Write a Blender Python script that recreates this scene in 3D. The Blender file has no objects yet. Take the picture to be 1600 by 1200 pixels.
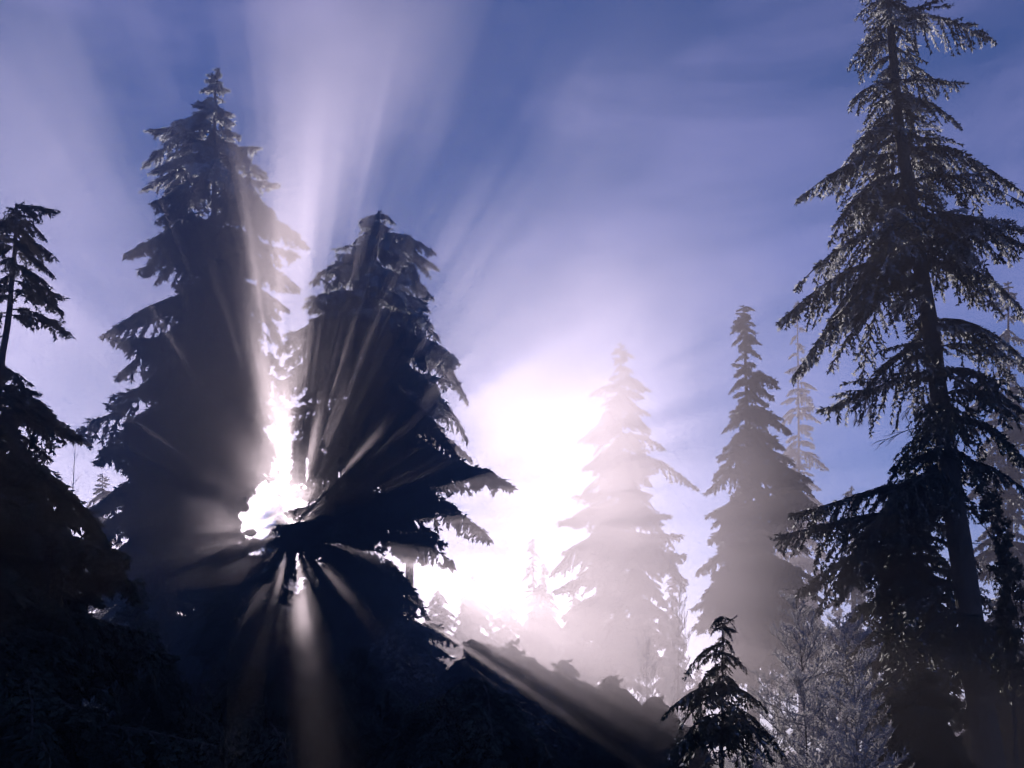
import bpy, math, random
import numpy as np
from mathutils import Vector, Matrix

R = math.radians
S = bpy.context.scene
COL = S.collection

# ------------------------------------------------------------------ camera
CAM_Z, PITCH, FPX = 1.7, R(18.3), 1716.0          # FPX: focal length in pixels of the 1600 px wide photograph
cam_d = bpy.data.cameras.new('camera')
cam = bpy.data.objects.new('camera', cam_d)
COL.objects.link(cam)
cam.location = (0, 0, CAM_Z)
cam.rotation_euler = (math.pi / 2 + PITCH, 0, 0)
cam_d.sensor_width = 36.0
cam_d.lens = 36.0 * FPX / 1600.0
cam_d.clip_end = 3000.0
S.camera = cam

# ------------------------------------------------------------------ sky, sun, exposure
SUN_ELEV, SUN_AZ = R(10.59), R(-11.44)              # azimuth measured from +Y towards +X
w = bpy.data.worlds.new('World')
S.world = w
w.use_nodes = True
wn, wl = w.node_tree.nodes, w.node_tree.links
wn.clear()
sky = wn.new('ShaderNodeTexSky')
sky.sky_type = 'NISHITA'
sky.sun_disc = False
sky.sun_elevation = SUN_ELEV
sky.sun_rotation = SUN_AZ
sky.altitude = 1200
sky.air_density = 1.0
sky.dust_density = 0.0
sky.ozone_density = 4.0
tint = wn.new('ShaderNodeMix'); tint.data_type = 'RGBA'; tint.blend_type = 'MULTIPLY'
tint.inputs[0].default_value = 1.0
tint.inputs[7].default_value = (0.30, 0.59, 1.04, 1)
bg = wn.new('ShaderNodeBackground')
bg.inputs['Strength'].default_value = 0.088
wo = wn.new('ShaderNodeOutputWorld')
wl.new(sky.outputs[0], tint.inputs[6])
geo = wn.new('ShaderNodeTexCoord')
cmap = wn.new('ShaderNodeMapping'); cmap.inputs['Scale'].default_value = (1.4, 1.4, 4.0)
cn = wn.new('ShaderNodeTexNoise'); cn.inputs['Scale'].default_value = 1.9; cn.inputs['Detail'].default_value = 6; cn.inputs['Roughness'].default_value = 0.6; cn.inputs['Distortion'].default_value = 0.5
cr = wn.new('ShaderNodeValToRGB')
cr.color_ramp.elements[0].position, cr.color_ramp.elements[1].position = 0.42, 0.8
cr.color_ramp.elements[1].color = (2.1, 1.7, 2.7, 1)
cadd = wn.new('ShaderNodeMix'); cadd.data_type = 'RGBA'; cadd.blend_type = 'ADD'; cadd.inputs[0].default_value = 1.0
wl.new(geo.outputs['Generated'], cmap.inputs['Vector']); wl.new(cmap.outputs[0], cn.inputs['Vector']); wl.new(cn.outputs['Fac'], cr.inputs[0])
wl.new(tint.outputs[2], cadd.inputs[6]); wl.new(cr.outputs[0], cadd.inputs[7])
wl.new(cadd.outputs[2], bg.inputs['Color'])
wl.new(bg.outputs[0], wo.inputs['Surface'])

sun_d = bpy.data.lights.new('sun', 'SUN')
sun_d.energy = 4.7
sun_d.angle = R(0.5)
sun_d.color = (1.0, 0.92, 0.85)
sun = bpy.data.objects.new('sun', sun_d)
COL.objects.link(sun)
SUN_DIR = Vector((math.sin(SUN_AZ) * math.cos(SUN_ELEV), math.cos(SUN_AZ) * math.cos(SUN_ELEV), math.sin(SUN_ELEV)))
sun.rotation_euler = SUN_DIR.to_track_quat('Z', 'Y').to_euler()
sun.location = SUN_DIR * 200

S.view_settings.view_transform = 'Standard'
S.view_settings.look = 'None'
S.view_settings.exposure = 0.0
S.view_settings.gamma = 1.0
S.view_settings.use_curve_mapping = False
S.render.engine = 'CYCLES'
cy = S.cycles
cy.use_denoising = True
cy.denoiser = 'OPENIMAGEDENOISE'; cy.denoising_input_passes = 'RGB'; cy.denoising_prefilter = 'ACCURATE'
cy.max_bounces = 4; cy.diffuse_bounces = 2; cy.glossy_bounces = 1; cy.transmission_bounces = 3
cy.volume_bounces = 0; cy.volume_step_rate = 1.4
cy.transparent_max_bounces = 8
cy.use_adaptive_sampling = False
cy.sample_clamp_indirect = 4.0

HAZE_DENSITY, HAZE_G, HAZE_COL, HAZE_TOP = 0.0027, 0.72, (0.98, 0.86, 1.0), 32.0

# ------------------------------------------------------------------ helpers
def at(px, py, depth):
    """World point on the vertical plane y = depth seen at a photograph pixel (1600 x 1200)."""
    x, y = (px - 800.0) / FPX, (600.0 - py) / FPX
    cp, sp = math.cos(PITCH), math.sin(PITCH)
    fwd, up = cp - y * sp, sp + y * cp
    k = depth / fwd
    return Vector((x * k, depth, CAM_Z + up * k))

def project(p):
    cp, sp = math.cos(PITCH), math.sin(PITCH)
    dz = p[2] - CAM_Z
    f = p[1] * cp + dz * sp
    if f < 0.1: return (-9999, -9999)
    return (800 + FPX * p[0] / f, 600 - FPX * (dz * cp - p[1] * sp) / f)

def material(name, build):
    m = bpy.data.materials.new(name)
    m.use_nodes = True
    n, l = m.node_tree.nodes, m.node_tree.links
    n.clear()
    out = n.new('ShaderNodeOutputMaterial')
    build(n, l, out)
    return m

def leafy(dark, light, trans, tcol, rough=0.6, scale=1.3):
    def build(n, l, out):
        tc = n.new('ShaderNodeNewGeometry')
        nz = n.new('ShaderNodeTexNoise'); nz.inputs['Scale'].default_value = scale; nz.inputs['Detail'].default_value = 4
        l.new(tc.outputs['Position'], nz.inputs['Vector'])
        rp = n.new('ShaderNodeValToRGB')
        rp.color_ramp.elements[0].position, rp.color_ramp.elements[1].position = 0.35, 0.68
        rp.color_ramp.elements[0].color, rp.color_ramp.elements[1].color = (*dark, 1), (*light, 1)
        l.new(nz.outputs['Fac'], rp.inputs[0])
        d = n.new('ShaderNodeBsdfPrincipled'); d.inputs['Roughness'].default_value = rough
        d.inputs['Specular IOR Level'].default_value = 0.1
        l.new(rp.outputs[0], d.inputs['Base Color'])
        t = n.new('ShaderNodeBsdfTranslucent'); t.inputs['Color'].default_value = (*tcol, 1)
        mx = n.new('ShaderNodeMixShader'); mx.inputs[0].default_value = trans
        l.new(d.outputs[0], mx.inputs[1]); l.new(t.outputs[0], mx.inputs[2])
        l.new(mx.outputs[0], out.inputs['Surface'])
    return build

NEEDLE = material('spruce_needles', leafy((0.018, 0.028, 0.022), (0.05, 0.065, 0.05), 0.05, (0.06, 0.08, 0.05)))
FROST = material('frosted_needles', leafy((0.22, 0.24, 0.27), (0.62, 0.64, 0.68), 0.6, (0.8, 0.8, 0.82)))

def bark_build(n, l, out):
    tc = n.new('ShaderNodeTexCoord')
    mp = n.new('ShaderNodeMapping'); mp.inputs['Scale'].default_value = (9, 9, 1.6)
    l.new(tc.outputs['Object'], mp.inputs['Vector'])
    vo = n.new('ShaderNodeTexVoronoi'); vo.inputs['Scale'].default_value = 1.6
    nz = n.new('ShaderNodeTexNoise'); nz.inputs['Scale'].default_value = 2.2; nz.inputs['Detail'].default_value = 8
    l.new(mp.outputs[0], vo.inputs['Vector']); l.new(mp.outputs[0], nz.inputs['Vector'])
    rp = n.new('ShaderNodeValToRGB')
    rp.color_ramp.elements[0].position, rp.color_ramp.elements[1].position = 0.3, 0.75
    rp.color_ramp.elements[0].color, rp.color_ramp.elements[1].color = (0.03, 0.024, 0.02, 1), (0.11, 0.09, 0.08, 1)
    l.new(nz.outputs['Fac'], rp.inputs[0])
    d = n.new('ShaderNodeBsdfPrincipled'); d.inputs['Roughness'].default_value = 0.9
    l.new(rp.outputs[0], d.inputs['Base Color'])
    bp = n.new('ShaderNodeBump'); bp.inputs['Strength'].default_value = 0.8; bp.inputs['Distance'].default_value = 0.05
    l.new(vo.outputs['Distance'], bp.inputs['Height']); l.new(bp.outputs[0], d.inputs['Normal'])
    l.new(d.outputs[0], out.inputs['Surface'])
BARK = material('rough_bark', bark_build)

def ground_build(n, l, out):
    tc = n.new('ShaderNodeTexCoord')
    nz = n.new('ShaderNodeTexNoise'); nz.inputs['Scale'].default_value = 0.6; nz.inputs['Detail'].default_value = 10
    l.new(tc.outputs['Object'], nz.inputs['Vector'])
    rp = n.new('ShaderNodeValToRGB')
    e = rp.color_ramp.elements
    e[0].position, e[0].color = 0.35, (0.022, 0.018, 0.012, 1)
    e[1].position, e[1].color = 0.8, (0.16, 0.17, 0.19, 1)
    k = e.new(0.62); k.color = (0.04, 0.036, 0.024, 1)
    l.new(nz.outputs['Fac'], rp.inputs[0])
    d = n.new('ShaderNodeBsdfPrincipled'); d.inputs['Roughness'].default_value = 0.95
    l.new(rp.outputs[0], d.inputs['Base Color'])
    bp = n.new('ShaderNodeBump'); bp.inputs['Strength'].default_value = 0.7; bp.inputs['Distance'].default_value = 0.08
    l.new(nz.outputs['Fac'], bp.inputs['Height']); l.new(bp.outputs[0], d.inputs['Normal'])
    l.new(d.outputs[0], out.inputs['Surface'])
GROUND = material('frosty_forest_floor', ground_build)

class Mesh:
    def __init__(s): s.v, s.f, s.m = [], [], []
    def tube(s, pts, radii, sides, mat, cap=True):
        pts = [Vector(p) for p in pts]
        b = len(s.v)
        for i, p in enumerate(pts):
            d = (pts[min(i + 1, len(pts) - 1)] - pts[max(i - 1, 0)]).normalized()
            a = d.orthogonal().normalized() if abs(d.z) < 0.9 else d.cross(Vector((0, 1, 0))).normalized()
            c = d.cross(a)
            for k in range(sides):
                t = 2 * math.pi * k / sides
                r = radii[i]
                s.v.append(tuple(p + a * (r * math.cos(t)) + c * (r * math.sin(t))))
        for i in range(len(pts) - 1):
            for k in range(sides):
                k2 = (k + 1) % sides
                s.f.append((b + i * sides + k, b + i * sides + k2, b + (i + 1) * sides + k2, b + (i + 1) * sides + k)); s.m.append(mat)
        if cap:
            s.f.append(tuple(b + (len(pts) - 1) * sides + k for k in range(sides))); s.m.append(mat)
    def blade(s, p, d, ln, wd, side, mat):
        """A pointed needle spray: a bent diamond of two triangles."""
        b = len(s.v)
        q = p + d * (ln * 0.45)
        s.v += [tuple(p), tuple(q + side * wd), tuple(p + d * ln), tuple(q - side * wd * 0.9)]
        s.f += [(b, b + 1, b + 2), (b, b + 2, b + 3)]; s.m += [mat, mat]
    def data(s, name, mats):
        me = bpy.data.meshes.new(name)
        me.from_pydata(s.v, [], s.f)
        for x in mats: me.materials.append(x)
        me.polygons.foreach_set('material_index', s.m)
        me.update()
        return me

def link(name, data, parent=None):
    o = bpy.data.objects.new(name, data)
    COL.objects.link(o)
    o.parent = parent
    return o

def thing(name, label, cat, loc, group=None):
    o = link(name, None)
    o.location = loc
    o.empty_display_size = 0.3
    o['label'] = label; o['category'] = cat
    if group: o['group'] = group
    return o

# ------------------------------------------------------------------ ground
def ground_z(x, y):
    return (0.35 * math.sin(x * 0.045 + 1.0) * math.cos(y * 0.05) + 0.18 * math.sin(x * 0.21 + y * 0.13)
            + 0.05 * math.sin(x * 0.9) * math.sin(y * 0.8 + 2.0)) * min(1.0, math.hypot(x, y) / 12.0)

GR = 450.0
ax = np.concatenate([np.linspace(-GR, -60, 40), np.linspace(-59, 59, 119), np.linspace(60, GR, 40)])
gv = [(float(x), float(y), ground_z(x, y)) for y in ax for x in ax]
nn = len(ax)
gf = [(j * nn + i, j * nn + i + 1, (j + 1) * nn + i + 1, (j + 1) * nn + i) for j in range(nn - 1) for i in range(nn - 1)]
gm = bpy.data.meshes.new('ground'); gm.from_pydata(gv, [], gf); gm.materials.append(GROUND)
for p in gm.polygons: p.use_smooth = True
g = link('ground', gm); g['kind'] = 'structure'

# ------------------------------------------------------------------ boughs: a small library of needle covered boughs
def bough_mesh(L, seed, frost, curve, sprig, dense=5, bushy=1.0):
    rng = random.Random(seed)
    M = Mesh()
    rise, drop = curve
    wob = rng.uniform(-0.12, 0.12)
    def axis(t): return Vector((L * t, L * wob * math.sin(t * 2.6), L * (rise * t - drop * t * t + 0.5 * max(0, t - 0.75) ** 2)))
    n = 7
    M.tube([axis(i / n) for i in range(n + 1)], [0.008 + 0.011 * L * (1 - i / n * 0.93) for i in range(n + 1)], 4, 2)
    step = sprig * 0.62 / bushy
    t = 0.10 + rng.uniform(0, 0.05)
    side = 1
    def sprays(p, d, ln, frosty):
        k = max(2, int(ln / (sprig * 0.42)))
        for j in range(k + 1):
            s = (j + rng.uniform(-0.3, 0.3)) / k
            s = max(0.02, min(1.0, s))
            q = p + d * (ln * s) + Vector((0, 0, -0.22 * ln * s * s))
            for _ in range(dense):
                dv = d * rng.uniform(0.2, 1.0) + Vector((rng.uniform(-.8, .8), rng.uniform(-.8, .8), rng.uniform(-1.5, 0.25)))
                dv.normalize()
                sd = dv.cross(Vector((rng.uniform(-1, 1), rng.uniform(-1, 1), rng.uniform(-.4, 1))))
                sd.normalize()
                fz = 1 if rng.random() < frosty else 0
                M.blade(q, dv, sprig * rng.uniform(0.8, 1.6), sprig * rng.uniform(0.18, 0.34), sd, fz)
    while t < 0.99:
        p = axis(t)
        tv = (axis(min(1, t + .03)) - axis(max(0, t - .03))).normalized()
        lat = Vector((-tv.y, tv.x, 0)).normalized() * side
        a = R(rng.uniform(38, 72))
        d = tv * math.cos(a) + lat * math.sin(a) + Vector((0, 0, rng.uniform(-0.75, -0.05)))
        d.normalize()
        ln = L * (0.50 * (1 - t) ** 0.75 * min(1, 0.45 + t * 2.2)) * rng.uniform(0.55, 1.2) + sprig * 0.6
        if rng.random() > (0.06 if dense > 3 else 0.2):
            fr = frost * rng.choice((0.15, 0.6, 1.2, 2.2))
            M.tube([p, p + d * ln * 0.55 + Vector((0, 0, -0.05 * ln)), p + d * ln + Vector((0, 0, -0.22 * ln))], [0.004 + 0.004 * L, 0.004 + .002 * L, 0.002], 3, 2, cap=False)
            sprays(p, d, ln, fr)
        if rng.random() < 0.5:
            sprays(p, (tv + Vector((0, 0, rng.uniform(-0.9, 0.3)))).normalized(), sprig * 1.2, frost)
        side = -side
        t += step / L * rng.uniform(0.7, 1.3) * 0.9
    sprays(axis(0.97), (axis(1) - axis(0.93)).normalized(), sprig * 1.6, frost)
    me = M.data('bough', (NEEDLE, FROST, BARK))
    me['tip_z'] = axis(1).z / L
    return me

CLASSES = [(0.45, 0.10), (0.9, 0.14), (1.6, 0.18), (2.7, 0.21), (4.2, 0.24)]
CURVES = {'level': (0.06, 0.22), 'droop': (0.16, 0.62), 'hang': (0.25, 1.0), 'up': (0.35, 0.25)}
_lib = {}
def get_bough(L, frost, curve, rng, fine=1.0, dense=5):
    i = min(range(len(CLASSES)), key=lambda k: abs(math.log(CLASSES[k][0] / L)))
    v = rng.randrange(4)
    key = (i, v, frost, curve, fine, dense)
    if key not in _lib:
        _lib[key] = bough_mesh(CLASSES[i][0], hash((i, v, int(frost * 100), len(curve) * 7 + ord(curve[0]), int(fine * 10))) & 0xffff, frost, CURVES[curve], CLASSES[i][1] * fine, dense)
    return _lib[key], CLASSES[i][0]

def interp(tab, k, y):
    if y <= tab[0][0]: return tab[0][k]
    for a, b in zip(tab, tab[1:]):
        if a[0] <= y <= b[0]:
            t = (y - a[0]) / (b[0] - a[0] + 1e-9)
            return a[k] + (b[k] - a[k]) * t
    return tab[-1][k]

def conifer(name, label, cat, depth, trunk, profile, r0, r1, count, seed, group=None, frost=0.15, curve='droop',
            holes=(), extra=(), front=1.0, fill=0.35, jag=(0.7, 1.05), fine=0.8, dense=5, rag=1.4, bare=0.0, frost_top=None, frost_frac=0.24, gaps=False, twig_top=True):
    """A conifer at its real place. trunk: photograph pixels from top to bottom; profile: (py, left px, right px) of the crown."""
    rng = random.Random(seed)
    tp = [at(x, y, depth) for x, y in trunk]                        # top -> bottom
    low, prev = tp[-1], tp[-2]
    gz = ground_z(low.x, depth) - 0.15
    if low.z > gz:
        sl = (low.x - prev.x) / (low.z - prev.z + 1e-9)
        sl = max(-0.12, min(0.12, sl))
        tp.append(Vector((low.x + sl * (gz - low.z), depth, gz)))
    base = tp[-1].copy()
    root = thing(name, label, cat, base, group)
    zt = [(-p.z, p.x) for p in tp]
    def trunk_x(z): return interp(zt, 1, -z)
    H = tp[0].z - base.z
    # trunk
    pts, rad = [], []
    N = 26
    for i in range(N + 1):
        u = i / N
        z = base.z + H * u
        pts.append(Vector((trunk_x(z) - base.x + 0.012 * math.sin(i * 1.7 + seed), 0.02 * math.sin(i * 1.1 + seed), z - base.z)))
        rr = r0 + (r1 - r0) * u ** 0.9
        if u < 0.06: rr *= 1 + 0.5 * (1 - u / 0.06)
        rad.append(rr * (1 + 0.04 * math.sin(i * 2.3 + seed)))
    M = Mesh(); M.tube(pts, rad, 10, 0)
    me = M.data('trunk', (BARK,))
    for p in me.polygons: p.use_smooth = True
    link('trunk', me, root)
    # crown profile in metres
    prof = []
    for y, xl, xr in profile:
        c = at((xl + xr) / 2, y, depth)
        a, b = at(xl, y, depth), at(xr, y, depth)
        prof.append((-c.z, a.x, b.x))
    ztop, zbot = -prof[0][0], -prof[-1][0]
    def place(z_tip, phi, length, cv, tilt):
        length = max(length, 0.16)
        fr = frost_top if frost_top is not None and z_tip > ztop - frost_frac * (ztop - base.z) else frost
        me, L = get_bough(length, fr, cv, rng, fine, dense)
        s = length / L
        z_att = z_tip - me['tip_z'] * length * math.cos(tilt) - length * math.sin(tilt)
        z_att = min(z_att, base.z + H * 0.995)
        tx = trunk_x(z_att)
        d = Vector((math.cos(phi), math.sin(phi), 0))
        p0 = Vector((tx, depth, z_att))
        for k in range(1, 6):
            u = k / 5
            q = project(p0 + d * (length * u) + Vector((0, 0, (z_tip - z_att) * u)))
            for hx, hy, rx, ry in holes:
                if ((q[0] - hx) / rx) ** 2 + ((q[1] - hy) / ry) ** 2 < 1: return False
        ml = (Matrix.Translation(p0 - base) @ Matrix.Rotation(phi, 4, 'Z') @ Matrix.Rotation(-tilt, 4, 'Y')
                          @ Matrix.Rotation(rng.uniform(-0.35, 0.35), 4, 'X') @ Matrix.Diagonal((s, s * rng.uniform(0.85, 1.15), s * rng.uniform(0.9, 1.1), 1)))
        if gaps:
            me = carved(me, Matrix.Translation(base) @ ml, GAP_LINES if gaps is True else gaps)
            if me is None: return False
        o = link('bough', me, root)
        o.matrix_local = ml
        return True
    ga = rng.uniform(0, 6)
    for i in range(count):
        u = (i + rng.uniform(0, 1)) / count
        u = u ** 0.8
        z = ztop + (zbot - ztop) * u
        ga += 2.39996 + rng.uniform(-0.5, 0.5)
        c = math.cos(ga)
        if math.sin(ga) < -0.5 and rng.random() > front: continue
        xl, xr = interp(prof, 1, -z), interp(prof, 2, -z)
        tx = trunk_x(z)
        RL, RR = max(0.12, tx - xl), max(0.12, xr - tx)
        Rr = RR * (1 + c) / 2 + RL * (1 - c) / 2
        if math.sin(z * 2.3 + 2 * ga + seed) < -1 + 2 * bare: continue
        Rr *= 1 + rag * (0.13 * math.sin(z * 1.9 + seed + ga) + 0.10 * math.sin(z * 4.7 + 2 * ga + 2 * seed))
        f = rng.uniform(*jag) if rng.random() > fill else rng.uniform(0.35, 0.7)
        place(z + rng.uniform(-0.1, 0.1), ga, Rr * f, curve if rng.random() < 0.65 else rng.choice(('hang', 'level', 'droop')), rng.uniform(-0.16, 0.16))
    for px, py, cv in extra:
        p = at(px, py, depth)
        tx = trunk_x(p.z)
        place(p.z, 0.0 + rng.uniform(-.15, .15) if p.x > tx else math.pi + rng.uniform(-.15, .15), abs(p.x - tx), cv, 0.0)
    if twig_top:
        for k in range(14):
            place(base.z + H - 0.1 * k, rng.uniform(0, 6.28), rng.uniform(0.16, 0.24) + 0.03 * k, 'level', 0.5 - 0.06 * k)
    return root

# gaps in the foliage that the low sun shines through: (px, py, half width m, half height m, share of needles left)
SUN_GAP = [(398, 802, 0.62, 1.0, 0.0), (440, 740, 0.42, 1.15, 0.08), (410, 792, 0.46, 0.95, 0.0), (410, 520, 0.26, 0.9, 0.25), (420, 610, 0.12, 0.7, 0.3),
           (479, 735, 0.09, 0.5, 0.0), (500, 700, 0.09, 0.3, 0.0), (528, 745, 0.11, 0.16, 0.0), (520, 700, 0.07, 0.18, 0.0), (560, 760, 0.13, 0.1, 0.0),
           (446, 872, 0.08, 0.3, 0.0), (465, 876, 0.10, 0.3, 0.0), (474, 866, 0.06, 0.2, 0.0), (396, 840, 0.5, 0.12, 0.0), (400, 868, 0.45, 0.13, 0.0), (360, 850, 0.3, 0.14, 0.0), (350, 880, 0.35, 0.16, 0.0),
           (575, 720, 0.14, 0.12, 0.0), (540, 660, 0.08, 0.25, 0.0), (512, 640, 0.07, 0.35, 0.0), (600, 830, 0.4, 0.12, 0.2), (560, 860, 0.4, 0.14, 0.1), (520, 850, 0.3, 0.09, 0.0)]
LOW_GAP = [(272, 958, 0.62, 0.8, 0.3), (292, 1078, 0.4, 0.5, 0.35), (350, 1160, 0.5, 0.4, 0.35), (540, 1150, 0.45, 0.35, 0.4), (522, 1085, 0.15, 0.15, 0.2),
           (343, 850, 0.26, 0.6, 0.3), (345, 930, 0.15, 0.3, 0.3), (505, 905, 0.2, 0.3, 0.4), (585, 860, 0.3, 0.5, 0.45), (600, 790, 0.35, 0.25, 0.5), (640, 820, 0.3, 0.2, 0.4), (530, 930, 0.2, 0.4, 0.5)]
SUN_SIDE = SUN_DIR.cross(Vector((0, 0, 1))).normalized()
SUN_UP = SUN_SIDE.cross(SUN_DIR).normalized()
_rg = random.Random(77)
for _k in range(40):
    _a, _b = ((_rg.uniform(185, 430), _rg.uniform(430, 840)) if _k % 2 else (_rg.uniform(468, 715), _rg.uniform(430, 880)))
    if math.hypot(_a - 456, _b - 826) > 45:
        LOW_GAP.append((_a, _b, _rg.uniform(0.07, 0.17), _rg.uniform(0.09, 0.24), 0.1))
LEFT_SLOTS = [(396, 840, 0.5, 0.12, 0.0), (400, 868, 0.45, 0.13, 0.0), (360, 850, 0.3, 0.14, 0.0), (350, 880, 0.35, 0.16, 0.0), (446, 872, 0.08, 0.3, 0.0), (465, 876, 0.10, 0.3, 0.0)]
FAR_LINES = [(np.array(at(a, b, 39.0)), c, d, e) for a, b, c, d, e in LEFT_SLOTS]
GAP_LINES = [(np.array(at(a, b, 39.0)), c, d, e) for a, b, c, d, e in SUN_GAP + LOW_GAP]
SS, SU = np.array(SUN_SIDE), np.array(SUN_UP)
_arr = {}
def carved(me, mw, lines):
    """A bough with the needles that lie in a gap left out, or the shared mesh when no gap touches it."""
    if me.name not in _arr:
        v = np.empty(len(me.vertices) * 3); me.vertices.foreach_get('co', v)
        _arr[me.name] = (v.reshape(-1, 3), [tuple(p.vertices) for p in me.polygons], np.array([p.material_index for p in me.polygons]), np.array([tuple(p.center) for p in me.polygons]))
    v, f, mi, c = _arr[me.name]
    m = np.array(mw)
    w = c @ m[:3, :3].T + m[:3, 3]
    drop = np.zeros(len(w), bool)
    mid = w.mean(axis=0); reach = np.sqrt(((w - mid) ** 2).sum(axis=1).max())
    for p, rx, ry, keep in lines:
        e = mid - p
        if math.hypot(e @ SS, e @ SU) > reach + 1.4 * max(rx, ry): continue
        d = w - p
        a, b = d @ SS, d @ SU
        r = 1.0 + 0.22 * np.sin(np.arctan2(b, a) * 3 + p[0] * 3) + 0.15 * np.sin(np.arctan2(b, a) * 7 + p[2] * 5)
        k = ((a / rx) ** 2 + (b / ry) ** 2) < r * r
        if keep > 0: k &= np.sin(w[:, 0] * 9 + w[:, 2] * 4) * np.sin(w[:, 2] * 11 + w[:, 1] * 3) < 1 - 2 * keep
        drop |= k
    if not drop.any(): return me
    idx = [i for i in range(len(f)) if not drop[i]]
    if len(idx) < 0.12 * len(f): return None
    n = bpy.data.meshes.new('bough')
    used = sorted({q for i in idx for q in f[i]}); mp = {q: k for k, q in enumerate(used)}
    n.from_pydata(v[used].tolist(), [], [tuple(mp[q] for q in f[i]) for i in idx])
    for x in me.materials: n.materials.append(x)
    n.polygons.foreach_set('material_index', mi[idx].tolist())
    return n

# ------------------------------------------------------------------ the trees, near to far
big_spruce = conifer('spruce_tree', 'tall dark frosted spruce with a bare leaning trunk at the right edge', 'tree', 24.0,
        [(1368, -130), (1388, 0), (1405, 200), (1440, 420), (1465, 600), (1500, 850), (1545, 1190)],
        [(-120, 1340, 1410), (0, 1305, 1505), (70, 1312, 1545), (130, 1330, 1540), (190, 1300, 1540), (290, 1262, 1520), (330, 1258, 1600), (400, 1252, 1650),
         (470, 1262, 1600), (510, 1215, 1610), (600, 1230, 1650), (640, 1290, 1640), (700, 1290, 1650), (760, 1272, 1640), (830, 1222, 1650),
         (925, 1220, 1650), (970, 1250, 1600), (1050, 1300, 1560), (1150, 1340, 1580)],
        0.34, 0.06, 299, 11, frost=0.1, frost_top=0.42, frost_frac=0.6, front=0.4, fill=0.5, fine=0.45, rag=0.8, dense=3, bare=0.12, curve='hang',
        extra=[(1206, 508, 'droop'), (1225, 605, 'hang'), (1255, 303, 'droop'), (1543, 75, 'droop'), (1640, 420, 'droop'), (1216, 832, 'level'), (1212, 925, 'level'), (1600, 300, 'droop')],
        holes=[(1385, 545, 22, 40), (1435, 660, 16, 40), (1480, 480, 14, 40), (1530, 590, 25, 20), (1452, 900, 28, 60), (1535, 850, 24, 90)])

conifer('spruce_tree', 'dark half hidden spruce standing close behind the big right hand spruce', 'tree', 27.5,
        [(1415, 740), (1420, 1150)],
        [(750, 1400, 1430), (830, 1310, 1500), (900, 1250, 1530), (980, 1255, 1550), (1080, 1290, 1580), (1160, 1320, 1600)],
        0.2, 0.03, 130, 13, frost=0.03, frost_top=0.2, fine=0.5, dense=3, bare=0.1)

conifer('spruce_tree', 'thin topped dark spruce at the left edge of the picture', 'tree', 22.0,
        [(26, 318), (22, 420), (0, 590), (-40, 900)],
        [(312, -10, 40), (330, -40, 88), (370, -40, 75), (430, -50, 72), (470, -60, 100), (525, -70, 108), (570, -60, 78), (640, -80, 88),
         (690, -90, 128), (720, -90, 118), (760, -110, 130), (860, -120, 185)],
        0.2, 0.03, 130, 23, frost=0.05, front=0.55, curve='droop', fine=0.55, dense=3, bare=0.08,
        extra=[(88, 328, 'level'), (108, 523, 'droop'), (126, 688, 'droop')], holes=[(12, 520, 14, 60)])

conifer('spruce_tree', 'broad black spruce filling the lower left corner', 'tree', 15.0,
        [(-40, 640), (-50, 1180)],
        [(650, -90, 20), (740, -150, 75), (800, -200, 120), (850, -240, 150), (900, -260, 185), (1000, -300, 235), (1100, -320, 265), (1200, -330, 290)],
        0.22, 0.03, 220, 31, frost=0.0, curve='level', fine=0.6, jag=(0.55, 1.2), rag=2.0)

conifer('spruce_tree', 'tallest spruce left of the sun with a ragged frost lit top', 'tree', 40.0,
        [(343, 106), (335, 150), (335, 300), (325, 600), (318, 880), (318, 1150)],
        [(106, 332, 353), (150, 318, 352), (175, 308, 360), (200, 268, 385), (240, 240, 392), (290, 240, 428), (330, 250, 458), (370, 222, 462),
         (420, 212, 462), (470, 240, 455), (500, 200, 432), (540, 178, 420), (600, 170, 420), (650, 165, 425), (700, 138, 425), (750, 135, 425),
         (800, 145, 425), (860, 160, 425), (920, 190, 385), (1000, 230, 400), (1120, 230, 410)],
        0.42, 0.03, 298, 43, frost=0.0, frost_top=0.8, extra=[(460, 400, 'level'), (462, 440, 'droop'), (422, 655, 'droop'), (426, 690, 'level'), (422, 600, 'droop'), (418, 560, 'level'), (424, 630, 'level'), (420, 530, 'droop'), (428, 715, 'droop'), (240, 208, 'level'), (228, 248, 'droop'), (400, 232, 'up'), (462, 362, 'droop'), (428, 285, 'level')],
        gaps=True)

conifer('spruce_tree', 'slender spruce crowding the tallest one with its trunk beside the sun glare', 'tree', 42.0,
        [(352, 430), (362, 640), (368, 880), (370, 1150)],
        [(440, 320, 400), (480, 310, 432), (560, 290, 442), (680, 280, 448), (720, 285, 440), (760, 290, 410), (820, 280, 450), (950, 260, 460), (1120, 250, 470)],
        0.3, 0.03, 240, 47, frost=0.0, gaps=True)

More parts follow.
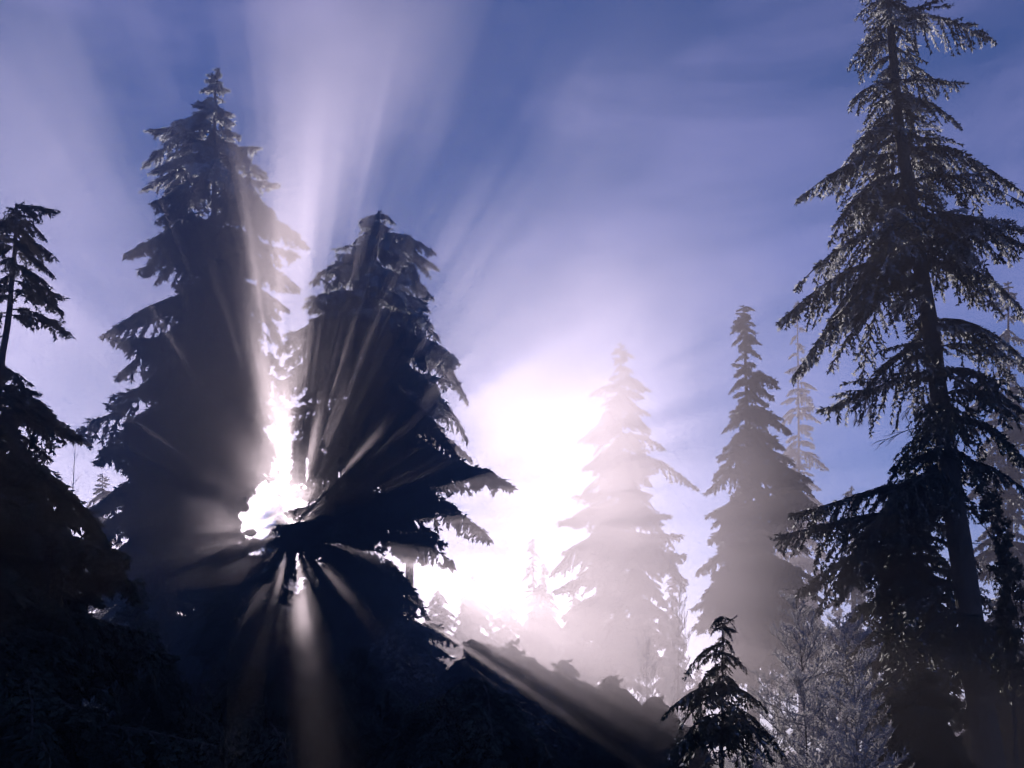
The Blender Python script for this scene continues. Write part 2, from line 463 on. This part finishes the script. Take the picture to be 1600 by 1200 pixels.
conifer('spruce_tree', 'blunt topped dark spruce standing right of the sun glare', 'tree', 37.0,
        [(592, 330), (588, 380), (570, 600), (555, 800), (548, 1150)],
        [(330, 575, 610), (360, 555, 630), (400, 530, 655), (450, 490, 668), (500, 475, 665), (530, 460, 668), (570, 448, 672), (620, 446, 680),
         (660, 444, 682), (700, 448, 700), (735, 455, 762), (780, 460, 742), (835, 455, 757), (870, 460, 690), (890, 465, 640), (960, 430, 680), (1060, 420, 700), (1150, 420, 700)],
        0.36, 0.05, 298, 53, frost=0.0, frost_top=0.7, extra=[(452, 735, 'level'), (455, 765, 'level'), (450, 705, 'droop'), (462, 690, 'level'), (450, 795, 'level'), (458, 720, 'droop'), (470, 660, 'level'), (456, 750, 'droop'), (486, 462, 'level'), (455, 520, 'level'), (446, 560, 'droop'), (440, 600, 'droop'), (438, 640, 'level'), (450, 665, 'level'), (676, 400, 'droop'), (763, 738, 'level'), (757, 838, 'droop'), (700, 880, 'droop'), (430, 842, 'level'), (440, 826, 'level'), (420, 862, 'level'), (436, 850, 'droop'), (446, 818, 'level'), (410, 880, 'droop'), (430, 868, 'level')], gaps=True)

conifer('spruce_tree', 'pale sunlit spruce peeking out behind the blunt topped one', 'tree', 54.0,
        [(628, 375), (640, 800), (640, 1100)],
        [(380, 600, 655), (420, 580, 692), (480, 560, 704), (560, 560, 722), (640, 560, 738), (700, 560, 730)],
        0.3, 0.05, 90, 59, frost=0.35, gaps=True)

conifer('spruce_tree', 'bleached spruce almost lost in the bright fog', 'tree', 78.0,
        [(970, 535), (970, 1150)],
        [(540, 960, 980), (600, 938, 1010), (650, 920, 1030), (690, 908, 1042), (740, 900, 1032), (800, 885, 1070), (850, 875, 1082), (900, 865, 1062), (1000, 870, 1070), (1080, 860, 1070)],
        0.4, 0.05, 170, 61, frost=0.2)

conifer('spruce_tree', 'grey hazy spruce with a narrow pointed top and swept boughs', 'tree', 50.0,
        [(1162, 476), (1172, 800), (1178, 1150)],
        [(478, 1152, 1172), (530, 1134, 1192), (570, 1142, 1186), (612, 1138, 1212), (650, 1145, 1218), (682, 1132, 1246), (720, 1125, 1258), (800, 1106, 1268),
         (860, 1100, 1272), (935, 1086, 1278), (1000, 1090, 1290), (1080, 1090, 1290)],
        0.34, 0.03, 170, 67, frost=0.06, jag=(0.85, 1.06))

conifer('spruce_tree', 'broad dark spruce added behind the two tallest trunks to block stray sunlight', 'tree', 46.0,  # added tree, keeps sun from leaking through the lower crowns
        [(250, 640), (250, 1150)], [(650, 240, 260), (750, 190, 320), (830, 170, 370), (920, 150, 400), (1120, 130, 430)],
        0.3, 0.05, 200, 83, frost=0.0, gaps=True)
conifer('spruce_tree', 'added far spruce that blocks sunbeams behind the glare', 'tree', 150.0,  # added tree, its shadow stops sunbeams that would spread left
        [(439, 788), (440, 1160)], [(790, 437, 441), (797, 428, 444), (804, 420, 447), (811, 414, 450.5), (819, 412, 454), (830, 424, 454), (842, 412, 456), (900, 380, 466), (1100, 360, 490)],
        0.4, 0.05, 280, 85, frost=0.05, jag=(0.9, 1.05), rag=0.0, fill=0.3, gaps=FAR_LINES)
# distant pale trees
for k, (px, py, d, wd, lab) in enumerate([
        (1246, 470, 108, 56, 'faint pale spruce in fog just left of the big right hand spruce'),
        (1575, 440, 62, 75, 'pale frosted spruce behind the boughs at the right edge'),
        (850, 880, 120, 60, 'ghostly spruce top in the brightest fog under the glare'),
        (832, 842, 122, 46, 'tall dim spruce in the fog halfway to the bleached spruce'),
        (895, 905, 104, 44, 'dim spruce at the left foot of the bleached spruce'),
        (1050, 900, 95, 55, 'small faint spruce between the two hazy ones'),
        (1330, 760, 75, 60, 'faint spruce seen through the lower boughs of the right hand spruce')]):
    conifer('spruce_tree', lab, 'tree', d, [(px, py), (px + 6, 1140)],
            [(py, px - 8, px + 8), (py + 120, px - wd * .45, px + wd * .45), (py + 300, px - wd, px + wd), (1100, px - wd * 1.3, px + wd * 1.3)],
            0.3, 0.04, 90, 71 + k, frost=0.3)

# young spruces and scrub that close the dark bottom of the view
YOUNG = [(640, 945, 31, 120, 'young spruce under the bright beam, nearest the blunt topped spruce'),
         (735, 1000, 30, 110, 'frost flecked young spruce in the slanting light'),
         (800, 1000, 29, 95, 'second young spruce down the slope of dark tops'),
         (880, 1030, 28, 95, 'middle young spruce of the dark sloping row'),
         (955, 1055, 27, 85, 'low young spruce near the end of the sloping row'),
         (1025, 1088, 26, 70, 'last and lowest young spruce of the sloping row'),
         (425, 868, 30, 95, 'dark young spruce directly under the sun glare'),
         (505, 862, 32, 80, 'narrow dark spruce right under the glare'),
         (345, 905, 28, 70, 'dark young spruce in front of the tall trunks'),
         (215, 905, 26, 80, 'dark young spruce beside the lower left corner tree'),
         (160, 740, 58, 90, 'sunlit frosty spruce glimpsed between the left trees'),
         (560, 1010, 22, 110, 'squat black spruce in the middle of the dark foreground'),
         (400, 1040, 21, 110, 'squat black spruce left in the dark foreground'),
         (740, 1060, 20, 120, 'squat black spruce right in the dark foreground'),
         (1440, 1050, 20, 75, 'black young spruce at the foot of the big right hand spruce'),
         (1562, 935, 34, 70, 'blue shaded young spruce right of the big trunk'),
         (250, 1030, 19, 100, 'black young spruce hugging the lower left corner')]
for k, (px, py, d, wd, lab) in enumerate(YOUNG):
    wd *= 1.25
    fr = 0.45 if d == 58 else (0.3 if px in (730, 800, 640, 880) else 0.0)
    h = 1220 - py
    conifer('young_spruce', lab, 'tree', d, [(px, py), (px + 4, 1150)],
            [(py + 2, px - 6, px + 6), (py + h * .2, px - wd * .27, px + wd * .27), (py + h * .5, px - wd * .6, px + wd * .6), (py + h, px - wd, px + wd)],
            0.1, 0.02, 170, 101 + k, group='young spruces in the undergrowth', frost=fr, fine=0.6, jag=(0.55, 1.22), rag=2.0, gaps=d < 40 and px < 700)

conifer('hemlock_sapling', 'black sapling with a curled nodding top in front of the fog', 'sapling', 13.0,
        [(1152, 962), (1148, 940), (1138, 938), (1131, 960), (1129, 1000), (1128, 1180)],
        [(950, 1124, 1138), (1010, 1120, 1138), (1022, 1098, 1150), (1050, 1090, 1165), (1070, 1105, 1150), (1105, 1075, 1180), (1150, 1040, 1205), (1200, 1020, 1240)],
        0.035, 0.008, 62, 201, frost=0.15, curve='hang', fine=0.5, dense=2, rag=0.5, twig_top=False, extra=[(1072, 1052, 'hang'), (1162, 1048, 'hang'), (1150, 962, 'hang'), (1045, 1110, 'droop'), (1190, 1100, 'droop')])

# ------------------------------------------------------------------ frosted shrubs and bare trees
FROSTBARK = material('frosted_twigs', leafy((0.16, 0.15, 0.16), (0.5, 0.5, 0.53), 0.35, (0.55, 0.53, 0.55), scale=3.0))
_twig = {}
def twig_mesh(L, v, arch, mat, leafy_tips=0.0):
    key = (L, v, arch, mat.name, leafy_tips)
    if key in _twig: return _twig[key]
    rng = random.Random(v * 31 + int(L * 100))
    M = Mesh()
    def limb(p, d, ln, r, lvl):
        pts = [p]
        q, dd = p.copy(), d.copy()
        for i in range(4):
            dd = (dd + Vector((rng.uniform(-.16, .16), rng.uniform(-.16, .16), arch * 0.5))).normalized()
            q = q + dd * (ln / 4); pts.append(q.copy())
        M.tube(pts, [r, r * .85, r * .65, r * .45, r * .2], 3, 0, cap=False)
        if mat is FROSTBARK and lvl > 0:
            for k in range(int(ln / 0.022)):
                t = rng.random() * 3.99; i = int(t)
                b = pts[i].lerp(pts[i + 1], t - i)
                v3 = (dd + Vector((rng.uniform(-1, 1), rng.uniform(-1, 1), rng.uniform(-0.6, 1)))).normalized()
                M.blade(b, v3, rng.uniform(.03, .085), rng.uniform(.006, .013), v3.orthogonal().normalized(), 2)
        if lvl < 2:
            n = 9 if lvl == 0 else 5
            for k in range(n):
                t = 0.2 + 0.78 * k / n
                i = min(3, int(t * 4)); b = pts[i].lerp(pts[i + 1], t * 4 - i)
                o = Vector((rng.uniform(-1, 1), rng.uniform(-1, 1), rng.uniform(-0.5, 0.9)))
                limb(b, (dd * 0.75 + o * 0.62).normalized(), ln * rng.uniform(0.22, 0.42) * (1.15 - 0.6 * t), r * 0.5, lvl + 1)
        if rng.random() < leafy_tips:
            for _ in range(7):
                v3 = Vector((rng.uniform(-1, 1), rng.uniform(-1, 1), rng.uniform(-1, .4))).normalized()
                M.blade(q, v3, rng.uniform(.05, .12), .03, v3.orthogonal().normalized(), 1)
    limb(Vector((0, 0, 0)), Vector((1, 0, 0.15)).normalized(), L, 0.006 + 0.006 * L, 0)
    _twig[key] = M.data('branch', (mat, NEEDLE, SHRUBFROST))
    return _twig[key]

def shrub(name, label, cat, depth, stem, spread, count, seed, mat, stem_r, arch=0.45, up=0.5, group=None, tips=0.0, low=0.1):
    rng = random.Random(seed)
    tp = [at(x, y, depth) for x, y in stem]
    base = Vector((tp[-1].x, depth, ground_z(tp[-1].x, depth) - 0.05))
    if tp[-1].z > base.z: tp.append(base.copy())
    root = thing(name, label, cat, base, group)
    loc = [p - base for p in tp][::-1]
    n = len(loc)
    M = Mesh(); M.tube(loc, [stem_r * (1 - 0.85 * i / (n - 1)) for i in range(n)], 6, 0)
    link('stem', M.data('stem', (BARK,)), root)
    H = loc[-1].z
    ga = rng.uniform(0, 6)
    for i in range(count):
        u = low + (0.97 - low) * (i + rng.random()) / count
        z = H * u
        k = 0
        while k < n - 2 and loc[k + 1].z < z: k += 1
        f = (z - loc[k].z) / (loc[k + 1].z - loc[k].z + 1e-6)
        p = loc[k].lerp(loc[k + 1], max(0, min(1, f)))
        ga += 2.4 + rng.uniform(-.4, .4)
        ln = spread * (1.05 - 0.75 * u) * rng.uniform(0.6, 1.15)
        Lc = 0.7 if ln < 0.95 else 1.5
        o = link('branch', twig_mesh(Lc, rng.randrange(5), arch, mat, tips), root)
        sc = ln / Lc
        o.matrix_local = Matrix.Translation(p) @ Matrix.Rotation(ga, 4, 'Z') @ Matrix.Rotation(-rng.uniform(up - .25, up + .3), 4, 'Y') @ Matrix.Rotation(rng.uniform(-.5, .5), 4, 'X') @ Matrix.Scale(sc, 4)
    return root

US = dict(arch=0.22, up=0.15)
GS = 'frosted shrubs at the foot of the big spruce'
SHRUBFROST = material('shrub_frost', leafy((0.28, 0.27, 0.28), (0.62, 0.6, 0.62), 0.5, (0.7, 0.66, 0.67), scale=2.0))
for k in range(16):
    rr = random.Random(900 + k)
    t = k / 16
    tx, ty = [(1440, 420), (1465, 600), (1500, 850), (1530, 1090)][min(3, int(t * 4))]
    nx, ny = [(1465, 600), (1500, 850), (1530, 1090), (1540, 1150)][min(3, int(t * 4))]
    f = t * 4 % 1
    p = at(tx + (nx - tx) * f, ty + (ny - ty) * f, 24.0)
    o = link('dead_branch', twig_mesh(1.5, rr.randrange(5), -0.22, BARK), big_spruce)
    o.matrix_local = Matrix.Translation(p - big_spruce.location) @ Matrix.Rotation(rr.uniform(0, 6.28), 4, 'Z') @ Matrix.Rotation(-rr.uniform(-0.2, 0.3), 4, 'Y') @ Matrix.Scale(rr.uniform(0.7, 1.5), 4)

shrub('frosted_shrub', 'tall feathery frosted shrub with a thin dark stem', 'shrub', 17.0, [(1243, 935), (1253, 1040), (1262, 1195)], 1.3, 80, 301, FROSTBARK, 0.022, group=GS, **US)
shrub('frosted_shrub', 'frosted shrub between the feathery one and the big trunk', 'shrub', 18.0, [(1318, 965), (1325, 1080), (1322, 1195)], 1.35, 75, 302, FROSTBARK, 0.02, group=GS, **US)
shrub('frosted_shrub', 'small frosted shrub in front near the lower edge', 'shrub', 15.0, [(1335, 1075), (1340, 1198)], 1.0, 55, 303, FROSTBARK, 0.016, group=GS, **US)
shrub('frosted_shrub', 'low frosted shrub right of the black sapling', 'shrub', 19.0, [(1205, 1050), (1210, 1190)], 1.1, 55, 304, FROSTBARK, 0.016, group=GS, **US)
shrub('frosted_shrub', 'sunlit frosted shrub in the fog between the two hazy spruces', 'shrub', 44.0, [(1062, 925), (1058, 1150)], 2.2, 60, 305, FROSTBARK, 0.05, group='frosted shrubs in the fog')
shrub('frosted_shrub', 'sunlit frosted shrub under the bleached spruce', 'shrub', 40.0, [(1010, 1000), (1010, 1150)], 1.8, 50, 306, FROSTBARK, 0.05, group='frosted shrubs in the fog')
shrub('bare_tree', 'slim bare tree with forked limbs at the right edge', 'tree', 19.0, [(1540, 760), (1555, 850), (1577, 930), (1588, 1190)], 1.6, 34, 307, BARK, 0.05, arch=0.3, up=0.7, tips=0.25, low=0.35)
shrub('bare_tree', 'thin bare sapling leaning between the left edge spruce and the tallest one', 'tree', 27.0, [(118, 690), (112, 800), (105, 900)], 0.9, 22, 308, BARK, 0.03, arch=0.2, up=0.7, low=0.5)

# far spruces closing the horizon
rf = random.Random(5)
FAR = ['outside the left edge', 'behind the lower left corner spruce', 'behind the tallest spruce', 'behind the blunt topped spruce', 'under the slanting beam',
       'behind the frost flecked young spruce', 'behind the sloping dark row', 'just right of the bleached spruce', 'between the bleached and the grey spruce', 'behind the black sapling',
       'behind the feathery frosted shrub', 'left of the big trunk beside the shrubs', 'close left of the big trunk', 'close behind the big trunk', 'just right of the big trunk', 'at the right edge']
for k in [0, 1, 2, 7, 8, 9, 10, 11, 12, 13, 14, 15]:
    px = [-40, 60, 120, 600, 690, 760, 820, 1040, 1090, 1135, 1270, 1310, 1390, 1500, 1530, 1600][k]
    d = rf.uniform(105, 190)
    py = 1166 - rf.uniform(9, 17) / d * FPX
    wd = rf.uniform(2.2, 3.6) / d * FPX
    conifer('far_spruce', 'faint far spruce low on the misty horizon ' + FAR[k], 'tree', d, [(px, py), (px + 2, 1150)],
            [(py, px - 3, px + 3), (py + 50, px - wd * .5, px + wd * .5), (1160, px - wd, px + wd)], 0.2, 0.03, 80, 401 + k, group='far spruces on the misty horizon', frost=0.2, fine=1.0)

for k, (px, py, d, wd, lab) in enumerate([  # row of trees added to shade the low fog in front of it
        (628, 900, 116, 66, 'wide dim spruce of the fogged forest edge, half behind the blunt topped spruce'),
        (684, 922, 122, 62, 'dim spruce of the fogged forest edge under the lowest right bough'),
        (738, 900, 118, 70, 'wide dim spruce of the fogged forest edge above the first young spruces'),
        (792, 928, 126, 60, 'lower dim spruce of the fogged forest edge above the beam'),
        (846, 912, 119, 66, 'dim spruce of the fogged forest edge midway to the bleached spruce'),
        (902, 935, 123, 60, 'lower dim spruce of the fogged forest edge beside the bleached spruce'),
        (572, 905, 121, 66, 'dim spruce of the fogged forest edge behind the trunk of the blunt topped spruce')]):
    conifer('far_spruce', lab, 'tree', d, [(px, py), (px + 3, 1150)],
            [(py, px - 5, px + 5), (py + 40, px - wd * .4, px + wd * .4), (py + 130, px - wd * .85, px + wd * .85), (1160, px - wd, px + wd)], 0.3, 0.05, 150, 501 + k,
            group='spruces of the fogged forest edge, added to shade the low fog', frost=0.1, fine=1.0)

# undergrowth: low frosty plants over the forest floor
ru = random.Random(9)
M = Mesh()
for k in range(2600):
    d = 7 + 60 * ru.random() ** 1.4
    x = ru.uniform(-0.62, 0.62) * d
    z = ground_z(x, d)
    h = ru.uniform(0.15, 0.55)
    fz = 0.0 + 0.2 * (math.sin(x * 0.7) * math.sin(d * 0.5) > 0.3)
    for _ in range(13):
        v3 = Vector((ru.uniform(-1, 1), ru.uniform(-1, 1), ru.uniform(0.3, 1.6))).normalized()
        M.blade(Vector((x + ru.uniform(-.2, .2), d + ru.uniform(-.2, .2), z - 0.02)), v3, h * ru.uniform(.6, 1.3), 0.03, v3.orthogonal().normalized(), 1 if ru.random() < fz else 0)
ug = link('undergrowth', M.data('undergrowth', (NEEDLE, FROST))); ug['kind'] = 'stuff'; ug['label'] = 'dark frost flecked undergrowth on the forest floor'

# ------------------------------------------------------------------ haze
bx = GR + 8
vs = [(x, y, z) for x in (-bx, bx) for y in (-bx, bx) for z in (-2.0, HAZE_TOP)]
fs = [(0, 1, 3, 2), (4, 6, 7, 5), (0, 4, 5, 1), (2, 3, 7, 6), (0, 2, 6, 4), (1, 5, 7, 3)]
hm = bpy.data.meshes.new('haze'); hm.from_pydata(vs, [], fs)
def haze_build(n, l, out):
    pv = n.new('ShaderNodeVolumePrincipled')
    pv.inputs['Color'].default_value = (*HAZE_COL, 1)
    pv.inputs['Density'].default_value = HAZE_DENSITY
    pv.inputs['Anisotropy'].default_value = HAZE_G
    l.new(pv.outputs[0], out.inputs['Volume'])
hmat = material('haze', haze_build)
hm.materials.append(hmat)
hz = link('haze', hm); hz['kind'] = 'stuff'; hz['label'] = 'pale lavender morning haze between the trees'

def fog_bank(name, label, c, r, dens, seed, scale=2.2):
    """A drifting fog bank: an ellipsoid whose density thins to nothing at its skin and is torn by noise."""
    import bmesh
    bm = bmesh.new()
    bmesh.ops.create_icosphere(bm, subdivisions=3, radius=1.0)
    for v in bm.verts: v.co = Vector((v.co.x * r[0], v.co.y * r[1], min(max(v.co.z * r[2], -c[2] - 1.0), HAZE_TOP - 0.2 - c[2])))
    me = bpy.data.meshes.new(name); bm.to_mesh(me); bm.free()
    def fb(n, l, out):
        tc = n.new('ShaderNodeTexCoord')
        mp = n.new('ShaderNodeMapping'); mp.inputs['Scale'].default_value = (1 / r[0], 1 / r[1], 1 / r[2])
        l.new(tc.outputs['Object'], mp.inputs['Vector'])
        ln = n.new('ShaderNodeVectorMath'); ln.operation = 'LENGTH'; l.new(mp.outputs[0], ln.inputs[0])
        nz = n.new('ShaderNodeTexNoise'); nz.noise_dimensions = '4D'; nz.inputs['W'].default_value = seed
        nz.inputs['Scale'].default_value = scale; nz.inputs['Detail'].default_value = 4; nz.inputs['Roughness'].default_value = 0.55
        l.new(mp.outputs[0], nz.inputs['Vector'])
        a = n.new('ShaderNodeMath'); a.operation = 'MULTIPLY_ADD'; a.inputs[1].default_value = 2.0; a.inputs[2].default_value = -0.72
        l.new(nz.outputs['Fac'], a.inputs[0])
        b = n.new('ShaderNodeMath'); b.operation = 'SUBTRACT'; l.new(a.outputs[0], b.inputs[0])
        p = n.new('ShaderNodeMath'); p.operation = 'POWER'; p.inputs[1].default_value = 2.0
        l.new(ln.outputs['Value'], p.inputs[0]); l.new(p.outputs[0], b.inputs[1])
        e = n.new('ShaderNodeMath'); e.operation = 'ADD'; e.inputs[1].default_value = 0.55; l.new(b.outputs[0], e.inputs[0])
        f = n.new('ShaderNodeMath'); f.operation = 'MULTIPLY'; f.use_clamp = False; f.inputs[1].default_value = dens
        mxm = n.new('ShaderNodeMath'); mxm.operation = 'MAXIMUM'; mxm.inputs[1].default_value = 0.0
        l.new(e.outputs[0], mxm.inputs[0]); l.new(mxm.outputs[0], f.inputs[0])
        pv = n.new('ShaderNodeVolumePrincipled')
        pv.inputs['Color'].default_value = (*HAZE_COL, 1)
        pv.inputs['Anisotropy'].default_value = 0.78
        l.new(f.outputs[0], pv.inputs['Density'])
        l.new(pv.outputs[0], out.inputs['Volume'])
    me.materials.append(material(name, fb))
    o = link(name, me); o.location = c; o['kind'] = 'stuff'; o['label'] = label
fog_bank('fog_bank', 'bright fog bank drifting high between the blunt topped and the bleached spruce', at(900, 570, 56), (19, 14, 11.3), 0.011, 3, 1.7)
fog_bank('fog_bank', 'bright fog wisp swallowing the left side of the bleached spruce', at(935, 670, 62), (8, 8, 11), 0.016, 41, 1.8)
fog_bank('fog_bank', 'soft mist around the foot of the grey hazy spruce', at(1120, 900, 43), (8, 6, 9), 0.018, 47, 1.8)
fog_bank('fog_bank', 'thin mist added in front of the two dark spruces to bring out the sunbeams', at(430, 540, 27), (15, 10, 16), 0.032, 21, 1.6)  # added patch, denser than the haze so the sunbeams stand out
fog_bank('fog_bank', 'low mist added over the sloping dark row of young spruces to show the beams', at(850, 1000, 21), (6, 7, 4.5), 0.022, 33, 1.8)  # added patch that catches the beams in front of the row
fog_bank('fog_bank', 'small fog patch added far behind the foliage gap to brighten the sun glare', at(415, 780, 118), (13, 22, 11), 0.02, 8)  # added fog, scatters more sunlight into the gap

print('objects', len(S.objects), 'max z', max((o.matrix_world.translation.z for o in S.objects), default=0))
